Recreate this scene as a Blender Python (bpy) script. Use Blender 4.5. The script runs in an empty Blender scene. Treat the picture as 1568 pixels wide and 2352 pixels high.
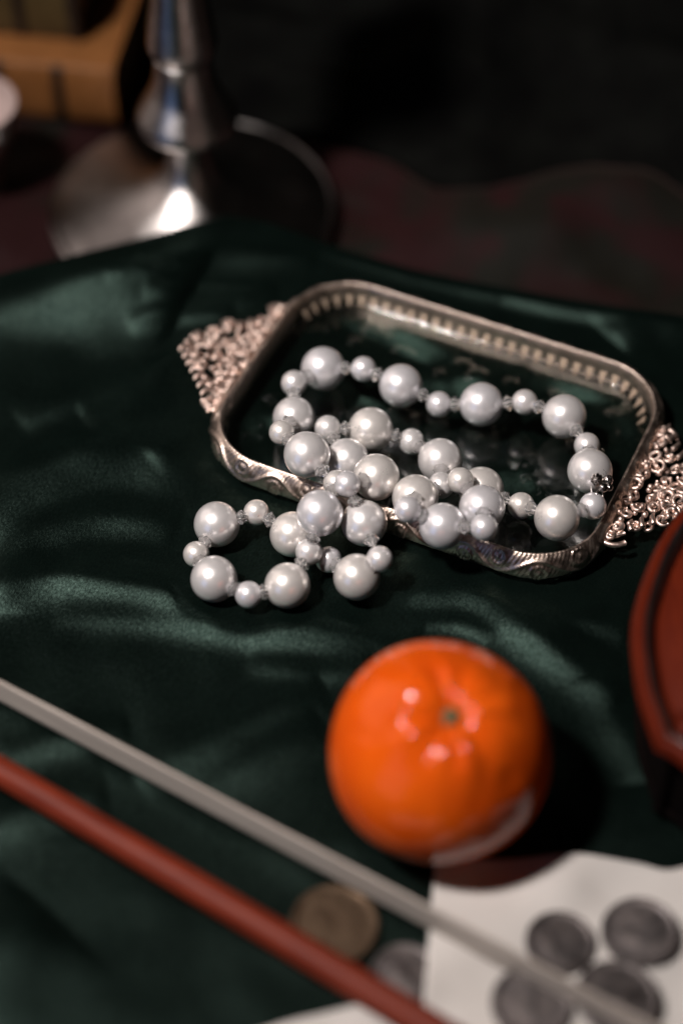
import bpy, math, random
import numpy as np
from mathutils import Vector, Matrix, Quaternion

random.seed(7)
rng = np.random.default_rng(7)
S = 0.001                      # everything below is in millimetres
R = math.radians
PI = math.pi
scene = bpy.context.scene
col = scene.collection

# ------------------------------------------------------------------ camera
PITCH, DIST, FPX = R(48.5), 647.0, 4900.0
cd = np.array([0, math.cos(PITCH), -math.sin(PITCH)])
cu = np.array([0, math.sin(PITCH), math.cos(PITCH)])
CAM = np.array([0, 0, 5.0]) - DIST * cd
cam = bpy.data.cameras.new('camera')
cam.sensor_fit = 'VERTICAL'; cam.sensor_height = 36; cam.sensor_width = 24; cam.lens = 75
cam.clip_start = 0.01; cam.clip_end = 20
cam.dof.use_dof = True
cam.dof.focus_distance = 0.640
cam.dof.aperture_fstop = 2.8
cam_o = bpy.data.objects.new('camera', cam); col.objects.link(cam_o)
cam_o.location = Vector(CAM * S); cam_o.rotation_euler = (PI / 2 - PITCH, 0, 0)
scene.camera = cam_o

# ------------------------------------------------------------------ world, lamps, exposure
w = bpy.data.worlds.new('World'); scene.world = w; w.use_nodes = True
w.node_tree.nodes['Background'].inputs[0].default_value = (1.0, 0.86, 0.76, 1)
w.node_tree.nodes['Background'].inputs[1].default_value = 0.005

def area(name, target, direction, dist, power, color, sx, sy=None):
    l = bpy.data.lights.new(name, 'AREA'); l.energy = power; l.color = color
    if sy is None: l.shape = 'DISK'; l.size = sx * S
    else: l.shape = 'RECTANGLE'; l.size = sx * S; l.size_y = sy * S
    o = bpy.data.objects.new(name, l); col.objects.link(o)
    dv = Vector(direction).normalized()
    o.location = (Vector(target) + dv * dist) * S
    o.rotation_euler = dv.to_track_quat('Z', 'Y').to_euler()
    return o
key = area('key_lamp', (5, 25, 10), (-0.42, -0.222, 0.885), 1200, 1.55, (1.0, 0.92, 0.875), 115)
key.data.spread = R(50)          # shaded lamp: its cone falls off towards the edges of the still life
area('window_light', (0, 0, 10), (-0.72, -0.66, 0.22), 2000, 1.8, (0.30, 0.50, 1.0), 900, 1300)
area('warm_fill', (0, 0, 10), (0.55, -0.80, 0.55), 2200, 0.18, (1.0, 0.72, 0.55), 500, 900)  # added dim warm fill from the front right, for reflections in the metal
area('soft_left_fill', (-20, 80, 0), (-0.78, 0.30, 0.55), 1600, 4.0, (1.0, 0.84, 0.77), 1500, 1300)  # added broad fill from the back left, brightens candlestick foot, rim and pearls

scene.view_settings.view_transform = 'Standard'
scene.view_settings.look = 'None'
scene.view_settings.exposure = 0.0
scene.view_settings.gamma = 1.0
scene.cycles.use_denoising = True
scene.cycles.max_bounces = 14
scene.cycles.transmission_bounces = 12
scene.cycles.transparent_max_bounces = 24
scene.cycles.caustics_reflective = False

# ------------------------------------------------------------------ helpers
def at(u, v, z):
    """ground point (mm) at height z seen along one sight line of the reference framing (1568 x 2352)"""
    r = cd + np.array([1.0, 0, 0]) * (u - 784) / FPX - cu * (v - 1176) / FPX
    return CAM + r * (z - CAM[2]) / r[2]

def tag(o, label=None, cat=None, group=None, kind=None):
    for k, x in (('label', label), ('category', cat), ('group', group), ('kind', kind)):
        if x: o[k] = x
    return o

def mesh(name, V, F, mat=None, smooth=True):
    me = bpy.data.meshes.new(name)
    me.from_pydata((np.asarray(V, float) * S).tolist(), [], [list(map(int, f)) for f in F])
    me.update()
    if mat: me.materials.append(mat)
    if smooth: me.polygons.foreach_set('use_smooth', [True] * len(me.polygons))
    return me

def link(name, me, parent=None, loc=(0, 0, 0), rot=None, scale=None):
    o = bpy.data.objects.new(name, me); col.objects.link(o)
    o.location = Vector(loc) * S
    if rot is not None:
        if isinstance(rot, Quaternion): o.rotation_mode = 'QUATERNION'; o.rotation_quaternion = rot
        else: o.rotation_euler = rot
    if scale: o.scale = scale
    if parent: o.parent = parent
    return o

def empty(name, loc=(0, 0, 0), rz=0.0):
    o = bpy.data.objects.new(name, None); col.objects.link(o)
    o.location = Vector(loc) * S; o.rotation_euler = (0, 0, rz); o.empty_display_size = 0.02
    return o

def grid_faces(nu, nv, wrap_u=False, wrap_v=False):
    F = []
    for i in range(nu if wrap_u else nu - 1):
        i2 = (i + 1) % nu
        for j in range(nv if wrap_v else nv - 1):
            j2 = (j + 1) % nv
            F.append((i * nv + j, i2 * nv + j, i2 * nv + j2, i * nv + j2))
    return F

def lathe(prof, n=64, rfun=None):
    """profile [(r, z)] bottom to top -> closed surface"""
    V, F = [], []
    m = len(prof)
    for i in range(n):
        a = 2 * PI * i / n
        for (r, z) in prof:
            V.append((r * math.cos(a), r * math.sin(a), z))
    F = grid_faces(n, m, wrap_u=True)
    for idx, flip in ((0, True), (m - 1, False)):
        if prof[idx][0] > 1e-6:
            f = [i * m + idx for i in range(n)]
            F.append(f[::-1] if flip else f)
    return V, F

def smooth_prof(pts, n=6):
    P = [np.array(p, float) for p in pts]; out = []
    for i in range(len(P) - 1):
        p0 = P[max(i - 1, 0)]; p1 = P[i]; p2 = P[i + 1]; p3 = P[min(i + 2, len(P) - 1)]
        for k in range(n):
            t = k / n
            out.append(tuple(0.5 * (2 * p1 + (p2 - p0) * t + (2 * p0 - 5 * p1 + 4 * p2 - p3) * t * t + (3 * p1 - p0 - 3 * p2 + p3) * t ** 3)))
    out.append(tuple(P[-1])); return out

def tube(path, rad, n=8, closed=False, caps=True):
    P = np.array(path, float); m = len(P)
    rad = np.broadcast_to(np.array(rad, float), (m,))
    T = np.zeros_like(P)
    if closed: T = np.roll(P, -1, 0) - np.roll(P, 1, 0)
    else:
        T[1:-1] = P[2:] - P[:-2]; T[0] = P[1] - P[0]; T[-1] = P[-1] - P[-2]
    T /= np.linalg.norm(T, axis=1)[:, None] + 1e-12
    ref = np.array([0, 0, 1.0]) if abs(T[0][2]) < 0.9 else np.array([1.0, 0, 0])
    N = np.cross(T[0], ref); N /= np.linalg.norm(N)
    V = []
    for i in range(m):
        N = N - T[i] * N.dot(T[i]); N /= np.linalg.norm(N); B = np.cross(T[i], N)
        for k in range(n):
            a = 2 * PI * k / n
            V.append(P[i] + rad[i] * (math.cos(a) * N + math.sin(a) * B))
    F = grid_faces(m, n, wrap_u=closed, wrap_v=True)
    if not closed and caps:
        F.append(list(range(n))[::-1]); F.append([(m - 1) * n + k for k in range(n)])
    return V, F

def sphere(r, nu=24, nv=14, sz=1.0):
    V = [(0, 0, -r * sz)]
    for j in range(1, nv):
        t = -PI / 2 + PI * j / nv
        for i in range(nu):
            a = 2 * PI * i / nu
            V.append((r * math.cos(t) * math.cos(a), r * math.cos(t) * math.sin(a), r * sz * math.sin(t)))
    V.append((0, 0, r * sz)); F = []
    for i in range(nu):
        F.append((0, 1 + (i + 1) % nu, 1 + i))
        for j in range(nv - 2):
            a = 1 + j * nu + i; b = 1 + j * nu + (i + 1) % nu
            F.append((a, b, b + nu, a + nu))
        k = 1 + (nv - 2) * nu
        F.append((k + i, k + (i + 1) % nu, len(V) - 1))
    return V, F

def box(x0, x1, y0, y1, z0, z1, bev=0.0):
    V = [(x0, y0, z0), (x1, y0, z0), (x1, y1, z0), (x0, y1, z0), (x0, y0, z1), (x1, y0, z1), (x1, y1, z1), (x0, y1, z1)]
    F = [(3, 2, 1, 0), (4, 5, 6, 7), (0, 1, 5, 4), (1, 2, 6, 5), (2, 3, 7, 6), (3, 0, 4, 7)]
    return V, F

def join(*parts):
    V, F = [], []
    for v, f in parts:
        o = len(V); V += [tuple(p) for p in v]; F += [[i + o for i in q] for q in f]
    return V, F

def moved(vf, loc=(0, 0, 0), M=None):
    v, f = vf; A = np.array(v, float)
    if M is not None: A = A @ np.array(M).T
    return (A + np.array(loc)).tolist(), f

def sstep(a, b, x):
    t = np.clip((x - a) / (b - a), 0, 1); return t * t * (3 - 2 * t)

def vnoise(x, y, scale, seed=0):
    """smooth value noise on numpy arrays, about -1..1"""
    g = np.random.default_rng(seed).uniform(-1, 1, (64, 64))
    X = x / scale + 1000.0; Y = y / scale + 1000.0
    i = np.floor(X).astype(int); j = np.floor(Y).astype(int); fx = X - i; fy = Y - j
    fx = fx * fx * (3 - 2 * fx); fy = fy * fy * (3 - 2 * fy)
    G = lambda a, b: g[a % 64, b % 64]
    return (G(i, j) * (1 - fx) + G(i + 1, j) * fx) * (1 - fy) + (G(i, j + 1) * (1 - fx) + G(i + 1, j + 1) * fx) * fy

# ------------------------------------------------------------------ materials
class NT:
    def __init__(s, name):
        s.m = bpy.data.materials.new(name); s.m.use_nodes = True; s.t = s.m.node_tree
        s.b = s.t.nodes['Principled BSDF']; s.out = s.t.nodes['Material Output']
    def n(s, typ, **kw):
        x = s.t.nodes.new(typ)
        for k, v in kw.items():
            if k in x.inputs.keys(): x.inputs[k].default_value = v
            else: setattr(x, k, v)
        return x
    def l(s, a, ao, b, bi): s.t.links.new(a.outputs[ao], b.inputs[bi])
    def p(s, **kw):
        for k, v in kw.items(): s.b.inputs[k.replace('_', ' ')].default_value = v
        return s
    def coords(s, kind='Object'):
        return s.n('ShaderNodeTexCoord'), kind
    def noise(s, scale, detail=4, rough=0.55, kind='Object', dist=0.0, stretch=None):
        tc = s.n('ShaderNodeTexCoord'); nz = s.n('ShaderNodeTexNoise', Scale=scale, Detail=detail, Roughness=rough, Distortion=dist)
        if stretch:
            mr = s.n('ShaderNodeMapping'); mr.inputs['Rotation'].default_value = stretch[1]; mp = s.n('ShaderNodeMapping'); mp.inputs['Scale'].default_value = stretch[0]
            s.l(tc, kind, mr, 0); s.l(mr, 0, mp, 0); s.l(mp, 0, nz, 0)
        else: s.l(tc, kind, nz, 0)
        return nz
    def ramp(s, src, out, stops):
        r = s.n('ShaderNodeValToRGB'); e = r.color_ramp.elements
        while len(e) < len(stops): e.new(0.5)
        for k, (p, c) in enumerate(stops): e[k].position = p; e[k].color = (*c, 1) if len(c) == 3 else c
        s.l(src, out, r, 0); return r
    def bump(s, src, out, strength, dist=0.001):
        b = s.n('ShaderNodeBump', Strength=strength, Distance=dist); s.l(src, out, b, 'Height'); s.l(b, 0, s.b, 'Normal'); return b

def mat_pearl(name, tint):
    m = NT(name).p(Base_Color=(*tint, 1), Roughness=0.30, Metallic=0.58, Coat_Weight=1.0, Coat_Roughness=0.06, Coat_IOR=1.5)
    m.b.inputs['Subsurface Weight'].default_value = 0.0
    nz = m.noise(420, 5, 0.6)
    r = m.ramp(nz, 0, [(0.35, tuple(c * 0.95 for c in tint)), (0.65, tint)]); m.l(r, 0, m.b, 'Base Color')
    rr = m.ramp(nz, 0, [(0.3, (0.27,) * 3), (0.7, (0.32,) * 3)]); m.l(rr, 0, m.b, 'Roughness')
    nb = m.noise(2600, 3, 0.6); m.bump(nb, 0, 0.05, 0.0002)
    return m.m

def mat_cloth(name, dark, light, sheen, sheen_tint, rough, spec, grain, glint=True):
    m = NT(name).p(Roughness=rough, Specular_IOR_Level=spec, Sheen_Weight=sheen, Sheen_Roughness=0.45, Sheen_Tint=(*sheen_tint, 1))
    nz = m.noise(60, 5, 0.6)
    r = m.ramp(nz, 0, [(0.3, dark), (0.7, light)]); m.l(r, 0, m.b, 'Base Color')
    # short lying pile: fibres stretched one way, fine random tilt
    f = m.noise(1500, 3, 0.7, stretch=((1.0, 0.35, 1.0), (0, 0, R(35))))
    m.bump(f, 0, grain, 0.0006)
    return m

def mat_metal(name, light, dark, rough, scale=900, bump=0.25, dist=0.0004):
    m = NT(name).p(Metallic=1.0, Roughness=rough)
    nz = m.noise(scale, 6, 0.65)
    r = m.ramp(nz, 0, [(0.3, dark), (0.62, light)]); m.l(r, 0, m.b, 'Base Color')
    n2 = m.noise(scale * 0.4, 4, 0.6)
    rr = m.ramp(n2, 0, [(0.3, (rough * 0.7,) * 3), (0.7, (min(1, rough * 1.35),) * 3)]); m.l(rr, 0, m.b, 'Roughness')
    m.bump(nz, 0, bump, dist)
    return m

M = {}
M['pearl'] = mat_pearl('pearl', (0.89, 0.86, 0.855))
M['pearl_warm'] = mat_pearl('pearl_warm', (0.89, 0.845, 0.81))
g = NT('crystal').p(Base_Color=(1, 0.99, 0.99, 1), Roughness=0.0, IOR=1.52); g.b.inputs['Transmission Weight'].default_value = 0.90; M['crystal'] = g.m
M['thread'] = NT('thread').p(Base_Color=(0.75, 0.7, 0.68, 1), Roughness=0.4).m
def mat_satin():
    m = NT('green_satin'); t = m.t; t.nodes.remove(m.b)
    nz = m.noise(60, 5, 0.6)
    df = m.n('ShaderNodeBsdfDiffuse', Roughness=0.6)
    r = m.ramp(nz, 0, [(0.3, (0.0015, 0.0030, 0.0025)), (0.7, (0.0024, 0.0048, 0.0039))]); m.l(r, 0, df, 0)
    gl = m.n('ShaderNodeBsdfAnisotropic'); gl.distribution = 'BECKMANN'
    gl.inputs['Roughness'].default_value = 0.45
    # short lying pile: fibres that catch the lamp differently one from the next
    f = m.noise(1900, 3, 0.75, stretch=((1.0, 0.4, 1.0), (0, 0, R(30))))
    gr = m.ramp(f, 0, [(0.36, (0.006, 0.0095, 0.0082)), (0.52, (0.0132, 0.0218, 0.0184)), (0.70, (0.029, 0.0445, 0.0385))]); m.l(gr, 0, gl, 'Color')
    b = m.n('ShaderNodeBump', Strength=0.36, Distance=0.0005); m.l(f, 0, b, 'Height')
    m.l(b, 0, gl, 'Normal'); m.l(b, 0, df, 'Normal')
    ad = m.n('ShaderNodeAddShader'); m.l(df, 0, ad, 0); m.l(gl, 0, ad, 1); m.l(ad, 0, m.out, 0)
    return m.m
M['green'] = mat_satin()
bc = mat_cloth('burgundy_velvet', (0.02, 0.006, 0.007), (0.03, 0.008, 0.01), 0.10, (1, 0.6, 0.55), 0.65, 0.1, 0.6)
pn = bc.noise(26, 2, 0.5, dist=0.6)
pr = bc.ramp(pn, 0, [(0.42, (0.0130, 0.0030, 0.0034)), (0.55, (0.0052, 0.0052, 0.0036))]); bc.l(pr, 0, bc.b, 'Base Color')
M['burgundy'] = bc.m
M['black'] = mat_cloth('black_drape', (0.0022, 0.0022, 0.0022), (0.0048, 0.0051, 0.0045), 0.0, (0.9, 0.95, 0.8), 0.7, 0.015, 0.5).m
M['bronze'] = mat_metal('aged_silver_gilt', (0.70, 0.57, 0.49), (0.40, 0.31, 0.26), 0.37, 700, 0.3).m
M['bronze_dark'] = mat_metal('aged_silver_gilt_worn', (0.88, 0.70, 0.62), (0.34, 0.24, 0.20), 0.45, 500, 0.4).m
def mat_silver():
    m = NT('candlestick_silver'); m.t.nodes.remove(m.b)
    g_ = m.n('ShaderNodeBsdfAnisotropic'); g_.distribution = 'BECKMANN'
    g_.inputs['Roughness'].default_value = 0.37; g_.inputs['Anisotropy'].default_value = 0.30; g_.inputs['Rotation'].default_value = 0.0
    nz = m.noise(110, 6, 0.65); r = m.ramp(nz, 0, [(0.3, (0.46, 0.42, 0.41)), (0.62, (0.68, 0.64, 0.62))]); m.l(r, 0, g_, 'Color')
    rr = m.ramp(m.noise(45, 4), 0, [(0.3, (0.38,) * 3), (0.7, (0.52,) * 3)]); m.l(rr, 0, g_, 'Roughness')
    tg = m.n('ShaderNodeTangent', direction_type='RADIAL', axis='Z'); m.l(tg, 0, g_, 'Tangent')
    b = m.n('ShaderNodeBump', Strength=0.06, Distance=0.0006); m.l(nz, 0, b, 'Height'); m.l(b, 0, g_, 'Normal')
    m.l(g_, 0, m.out, 0); return m.m
M['silver'] = mat_silver()
M['prong'] = mat_metal('dull_brass_prongs', (0.50, 0.40, 0.31), (0.28, 0.21, 0.16), 0.62, 600, 0.2).m
M['clasp'] = mat_metal('clasp_silver', (0.6, 0.56, 0.54), (0.3, 0.27, 0.26), 0.18, 900, 0.2).m

def mat_glass():
    m = NT('tray_glass'); t = m.t
    tr = m.n('ShaderNodeBsdfTransparent'); tr.inputs[0].default_value = (0.94, 0.965, 0.955, 1)
    gl = m.n('ShaderNodeBsdfGlossy', Roughness=0.06); gl.inputs[0].default_value = (1, 1, 1, 1)
    lw = m.n('ShaderNodeLayerWeight', Blend=0.5)           # thin-sheet reflectance, the same from either face
    pw = m.n('ShaderNodeMath', operation='POWER'); pw.inputs[1].default_value = 5.0; m.l(lw, 'Facing', pw, 0)
    fr = m.n('ShaderNodeMath', operation='MULTIPLY_ADD'); fr.inputs[1].default_value = 0.9; fr.inputs[2].default_value = 0.065; m.l(pw, 0, fr, 0)
    nz = m.noise(70, 2, 0.5); b = m.n('ShaderNodeBump', Strength=0.06, Distance=0.001); m.l(nz, 0, b, 'Height')
    m.l(b, 0, gl, 'Normal'); m.l(b, 0, lw, 'Normal')
    mx = m.n('ShaderNodeMixShader'); m.l(fr, 0, mx, 0); m.l(tr, 0, mx, 1); m.l(gl, 0, mx, 2); m.l(mx, 0, m.out, 0)
    return m.m
M['glass'] = mat_glass()

o_ = NT('orange_peel').p(Roughness=0.12, Specular_IOR_Level=0.30)
o_.b.inputs['Subsurface Weight'].default_value = 0.12; o_.b.inputs['Subsurface Radius'].default_value = (0.004, 0.0012, 0.0004); o_.b.inputs['Subsurface Scale'].default_value = 1.0
nz = o_.noise(45, 4, 0.55); r_ = o_.ramp(nz, 0, [(0.3, (0.52, 0.056, 0.003)), (0.7, (0.68, 0.100, 0.005))]); o_.l(r_, 0, o_.b, 'Base Color')
vo = o_.n('ShaderNodeTexVoronoi', Scale=900.0); tc = o_.n('ShaderNodeTexCoord'); o_.l(tc, 'Object', vo, 0); o_.bump(vo, 0, 0.10, 0.0004)
M['orange'] = o_.m
st = NT('stem').p(Roughness=0.7); nz = st.noise(600, 4); r_ = st.ramp(nz, 0, [(0.3, (0.045, 0.05, 0.02)), (0.7, (0.12, 0.13, 0.06))]); st.l(r_, 0, st.b, 'Base Color'); M['stem'] = st.m

def mat_wood(name, a, b, rough, scale, stretch, rot=(0, 0, 0), coat=0.5):
    m = NT(name).p(Roughness=rough, Coat_Weight=coat, Coat_Roughness=0.2)
    nz = m.noise(scale, 6, 0.6, stretch=(stretch, rot)); r = m.ramp(nz, 0, [(0.3, a), (0.7, b)]); m.l(r, 0, m.b, 'Base Color')
    m.bump(nz, 0, 0.06, 0.0004); return m.m
M['stick'] = mat_wood('bow_stick_wood', (0.095, 0.012, 0.005), (0.175, 0.026, 0.010), 0.5, 60, (1, 8, 8), (0, 0, R(33)), 0.0)
M['stick'].node_tree.nodes['Principled BSDF'].inputs['Specular IOR Level'].default_value = 0.16
M['varnish'] = mat_wood('violin_varnish', (0.060, 0.0055, 0.0013), (0.095, 0.0105, 0.0022), 0.55, 90, (9, 1, 1), (0, 0, 0), 0.0)
M['varnish'].node_tree.nodes['Principled BSDF'].inputs['Specular IOR Level'].default_value = 0.1
M['shaded_wood'] = mat_wood('violin_shaded_wood', (0.0015, 0.001, 0.001), (0.003, 0.0015, 0.0012), 0.9, 90, (9, 1, 1), (0, 0, 0), 0.0)  # near-black colour puts the shade below the top plate into ribs and back
M['shaded_wood'].node_tree.nodes['Principled BSDF'].inputs['Specular IOR Level'].default_value = 0.04
M['dark_wood'] = mat_wood('ebony', (0.006, 0.004, 0.004), (0.014, 0.01, 0.009), 0.35, 80, (6, 1, 1), (0, 0, 0), 0.2)
h = NT('bow_hair').p(Roughness=0.45, Sheen_Weight=0.2)
nz = h.noise(900, 4, 0.6, stretch=((0.02, 1, 1), (0, 0, R(31.6)))); r_ = h.ramp(nz, 0, [(0.3, (0.18, 0.145, 0.12)), (0.7, (0.50, 0.44, 0.385))]); h.l(r_, 0, h.b, 'Base Color'); h.bump(nz, 0, 0.3, 0.0005); M['hair'] = h.m
pp = NT('paper').p(Roughness=0.75, Specular_IOR_Level=0.25)
nz = pp.noise(40, 5, 0.6); r_ = pp.ramp(nz, 0, [(0.3, (0.50, 0.47, 0.445)), (0.7, (0.56, 0.53, 0.505))]); pp.l(r_, 0, pp.b, 'Base Color'); n2 = pp.noise(500, 4); pp.bump(n2, 0, 0.08, 0.0005); M['paper'] = pp.m
M['coin_grey'] = mat_metal('worn_nickel', (0.165, 0.143, 0.138), (0.085, 0.078, 0.080), 0.55, 300, 0.4).m
M['coin_brown'] = mat_metal('worn_bronze', (0.11, 0.075, 0.05), (0.065, 0.043, 0.028), 0.6, 300, 0.4).m
def mat_leather(name, a, b):
    m = NT(name).p(Roughness=0.48, Specular_IOR_Level=0.4)
    nz = m.noise(90, 6, 0.65); r = m.ramp(nz, 0, [(0.3, a), (0.7, b)]); m.l(r, 0, m.b, 'Base Color')
    n2 = m.noise(700, 4); m.bump(n2, 0, 0.2, 0.0005); return m.m
M['tan'] = mat_leather('tan_leather', (0.17, 0.065, 0.018), (0.26, 0.105, 0.032))
M['olive'] = mat_leather('olive_leather', (0.062, 0.040, 0.013), (0.10, 0.066, 0.024))
M['band'] = mat_leather('dark_band', (0.010, 0.006, 0.004), (0.018, 0.010, 0.006))
M['pages'] = NT('pages').p(Base_Color=(0.30, 0.22, 0.13, 1), Roughness=0.8).m
cm = NT('porcelain').p(Roughness=0.15, Coat_Weight=0.6, Coat_Roughness=0.05)
nz = cm.noise(50, 3); r_ = cm.ramp(nz, 0, [(0.35, (0.46, 0.34, 0.32)), (0.65, (0.56, 0.43, 0.40))]); cm.l(r_, 0, cm.b, 'Base Color'); M['cup'] = cm.m
M['cup_in'] = NT('pink_glaze').p(Base_Color=(0.62, 0.25, 0.22, 1), Roughness=0.25).m
M['table'] = mat_wood('table_wood', (0.015, 0.009, 0.006), (0.03, 0.018, 0.011), 0.6, 30, (1, 10, 1), (0, 0, 0), 0.0)

# ------------------------------------------------------------------ pearl positions (mm): x, y, z of the centre, 1 = large; in order along the string
PEARLS = [(-5.8,53.0,13.6,1),(6.9,50.5,15.9,0),(18.6,44.8,14.2,1),(30.5,39.4,11.4,0),(43.6,37.7,13.1,1),(56.9,36.9,14.9,0),(68.9,31.3,14.3,1),(75.1,19.7,13.5,0),(74.8,6.8,16.0,1),(74.7,-6.3,14.8,0),(63.8,-10.9,14.7,1),(53.8,-3.1,11.4,0),(42.1,3.0,12.0,1),(35.3,-1.1,20.3,0),(41.4,-10.4,18.7,1),(41.3,-21.4,22.4,0),(29.5,-17.6,18.6,1),(19.3,-15.7,23.9,0),(21.9,-5.9,18.1,1),(30.0,3.3,13.4,0),(30.1,14.9,12.0,1),(21.6,24.5,10.2,0),(9.0,26.8,13.1,1),(-4.2,26.4,14.1,0),(1.8,14.9,12.0,1),(11.1,8.7,9.1,0),(10.4,2.0,18.5,1),(1.7,-4.8,22.9,0),(6.7,-10.9,12.4,1),(11.1,-26.3,14.0,0),(4.5,-28.3,8.2,1),(-3.8,-18.4,4.4,0),(-14.6,-10.7,7.0,1),(-25.5,-3.6,8.9,0),(-37.4,-6.7,7.0,1),(-43.2,-16.6,4.7,0),(-37.4,-28.1,7.0,1),(-27.1,-33.6,6.5,0),(-15.8,-30.6,7.0,1),(-9.6,-20.1,9.9,0),(-6.4,-12.1,18.2,1),(-1.5,0.4,17.5,0),(-10.4,10.0,19.8,1),(-18.2,20.5,18.4,0),(-14.7,31.9,13.1,1),(-14.8,44.9,15.2,0)]
BR_, SR_ = 6.95, 4.05
TC, TA = np.array([30.2, 37.1]), -0.434          # tray centre, turn
TX, TY, TR = 65.1, 46.4, 23.8                    # half length, half width, corner radius

def tray_sd(x, y):
    c, s = math.cos(TA), math.sin(TA); dx, dy = x - TC[0], y - TC[1]
    X, Y = np.abs(dx * c + dy * s) - (TX - TR), np.abs(-dx * s + dy * c) - (TY - TR)
    return np.hypot(np.maximum(X, 0), np.maximum(Y, 0)) + np.minimum(np.maximum(X, Y), 0) - TR

# ------------------------------------------------------------------ table and cloths
tb = link('table', mesh('table', *box(-420, 420, -320, 420, -62, -32), M['table'], False)); tag(tb, kind='structure')

# folds of the green cloth: (line the lit flank follows in the reference framing, height, front width, back width)
FOLDS = [
 ([(-60,1262),(0,1236),(120,1165),(250,1105),(380,1075),(470,1085)], 4.2, 15, 17),
 ([(20,1400),(62,1300),(130,1245),(260,1208),(400,1225)], 2.1, 8, 7),
 ([(-80,1400),(0,1385),(120,1348),(300,1372),(450,1408),(600,1440),(800,1478),(960,1500)], 2.6, 7, 9),
 ([(120,1425),(330,1440),(520,1468),(700,1500),(900,1530)], 1.4, 6, 8),
 ([(-120,740),(0,715),(120,700),(260,715),(400,748)], 10.5, 25, 28),
 ([(-90,690),(60,662),(200,640),(340,622)], 3.2, 11, 10),
 ([(215,1000),(280,975),(345,930),(430,860),(490,825)], 2.8, 9, 9),
 ([(330,890),(400,845),(470,812)], 1.2, 5, 6),
 ([(300,650),(450,618),(600,600),(720,612)], 2.4, 8, 6),
 ([(330,712),(480,712),(640,690)], 1.6, 6, 5),
 ([(870,1322),(960,1312),(1060,1328),(1180,1378),(1300,1428),(1440,1470)], 3.0, 7, 8),
 ([(890,1392),(1000,1380),(1085,1392),(1180,1462),(1280,1538),(1420,1620)], 2.8, 8, 9),
 ([(1330,1560),(1400,1690),(1440,1800)], 1.8, 9, 9),
 ([(1430,800),(1500,768),(1600,755)], 2.6, 10, 9),
 ([(330,1815),(500,1735),(650,1655),(760,1615)], 1.6, 8, 8),
 ([(480,1850),(640,1750),(760,1690)], 1.3, 7, 7),
 ([(-40,1955),(120,1880),(250,1850)], 1.6, 8, 8),
 ([(-60,2360),(60,2230),(160,2140)], 3.0, 16, 12),
 ([(250,690),(380,668),(520,664),(640,672)], 1.0, 3.2, 3.2),
 ([(300,770),(400,742),(540,728)], 1.2, 3.5, 4),
 ([(60,985),(200,930),(330,880)], 1.6, 7, 8),
 ([(500,905),(430,985),(330,1050)], 1.3, 5, 6),
 ([(0,1130),(180,1075),(330,1010)], 1.4, 7, 9),
 ([(180,1300),(300,1290),(410,1315)], 0.9, 3.5, 3.5),
 ([(560,1535),(720,1560),(860,1550)], 1.0, 5, 6),
 ([(930,1450),(1040,1440),(1130,1480)], 0.9, 3.5, 4),
 ([(1010,1345),(1120,1385),(1230,1440)], 0.8, 3, 3),
 ([(1150,690),(1300,722),(1450,745)], 1.2, 4, 5),
 ([(0,1760),(150,1720),(300,1690)], 1.0, 6, 6),
 ([(560,505),(760,580),(900,625),(1100,668),(1300,705),(1620,760)], 2.6, 9, 7),
]
EDGE = [(-400,690),(-200,665),(0,630),(150,592),(300,547),(440,503),(520,484),(600,496),(700,530),(800,566),(950,610),(1100,641),(1300,676),(1450,700),(1568,716),(1750,742),(2000,770)]
edge_xy = np.array([at(u, v, 3.0)[:2] for u, v in EDGE])
def edge_y(x):
    y = np.interp(x, edge_xy[:, 0], edge_xy[:, 1]); return y

def seg_signed(x, y, pts):
    """distance to a polyline, + on its far (back) side, and fade past its ends"""
    best = np.full(x.shape, 1e9); sg = np.zeros(x.shape); tt = np.zeros(x.shape)
    n = len(pts) - 1
    for i in range(n):
        a, b = pts[i], pts[i + 1]; d = b - a; L2 = d @ d
        t = np.clip(((x - a[0]) * d[0] + (y - a[1]) * d[1]) / L2, 0, 1)
        dx, dy = x - a[0] - t * d[0], y - a[1] - t * d[1]
        ds = np.hypot(dx, dy); cr = d[0] * dy - d[1] * dx
        mk = ds < best
        best = np.where(mk, ds, best); sg = np.where(mk, np.sign(cr), sg); tt = np.where(mk, (i + t) / n, tt)
    return best * sg, tt

def refine(pts, n=5):
    P = [np.array(p, float) for p in pts]
    return [np.array(q) for q in smooth_prof(P, n)]

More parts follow.
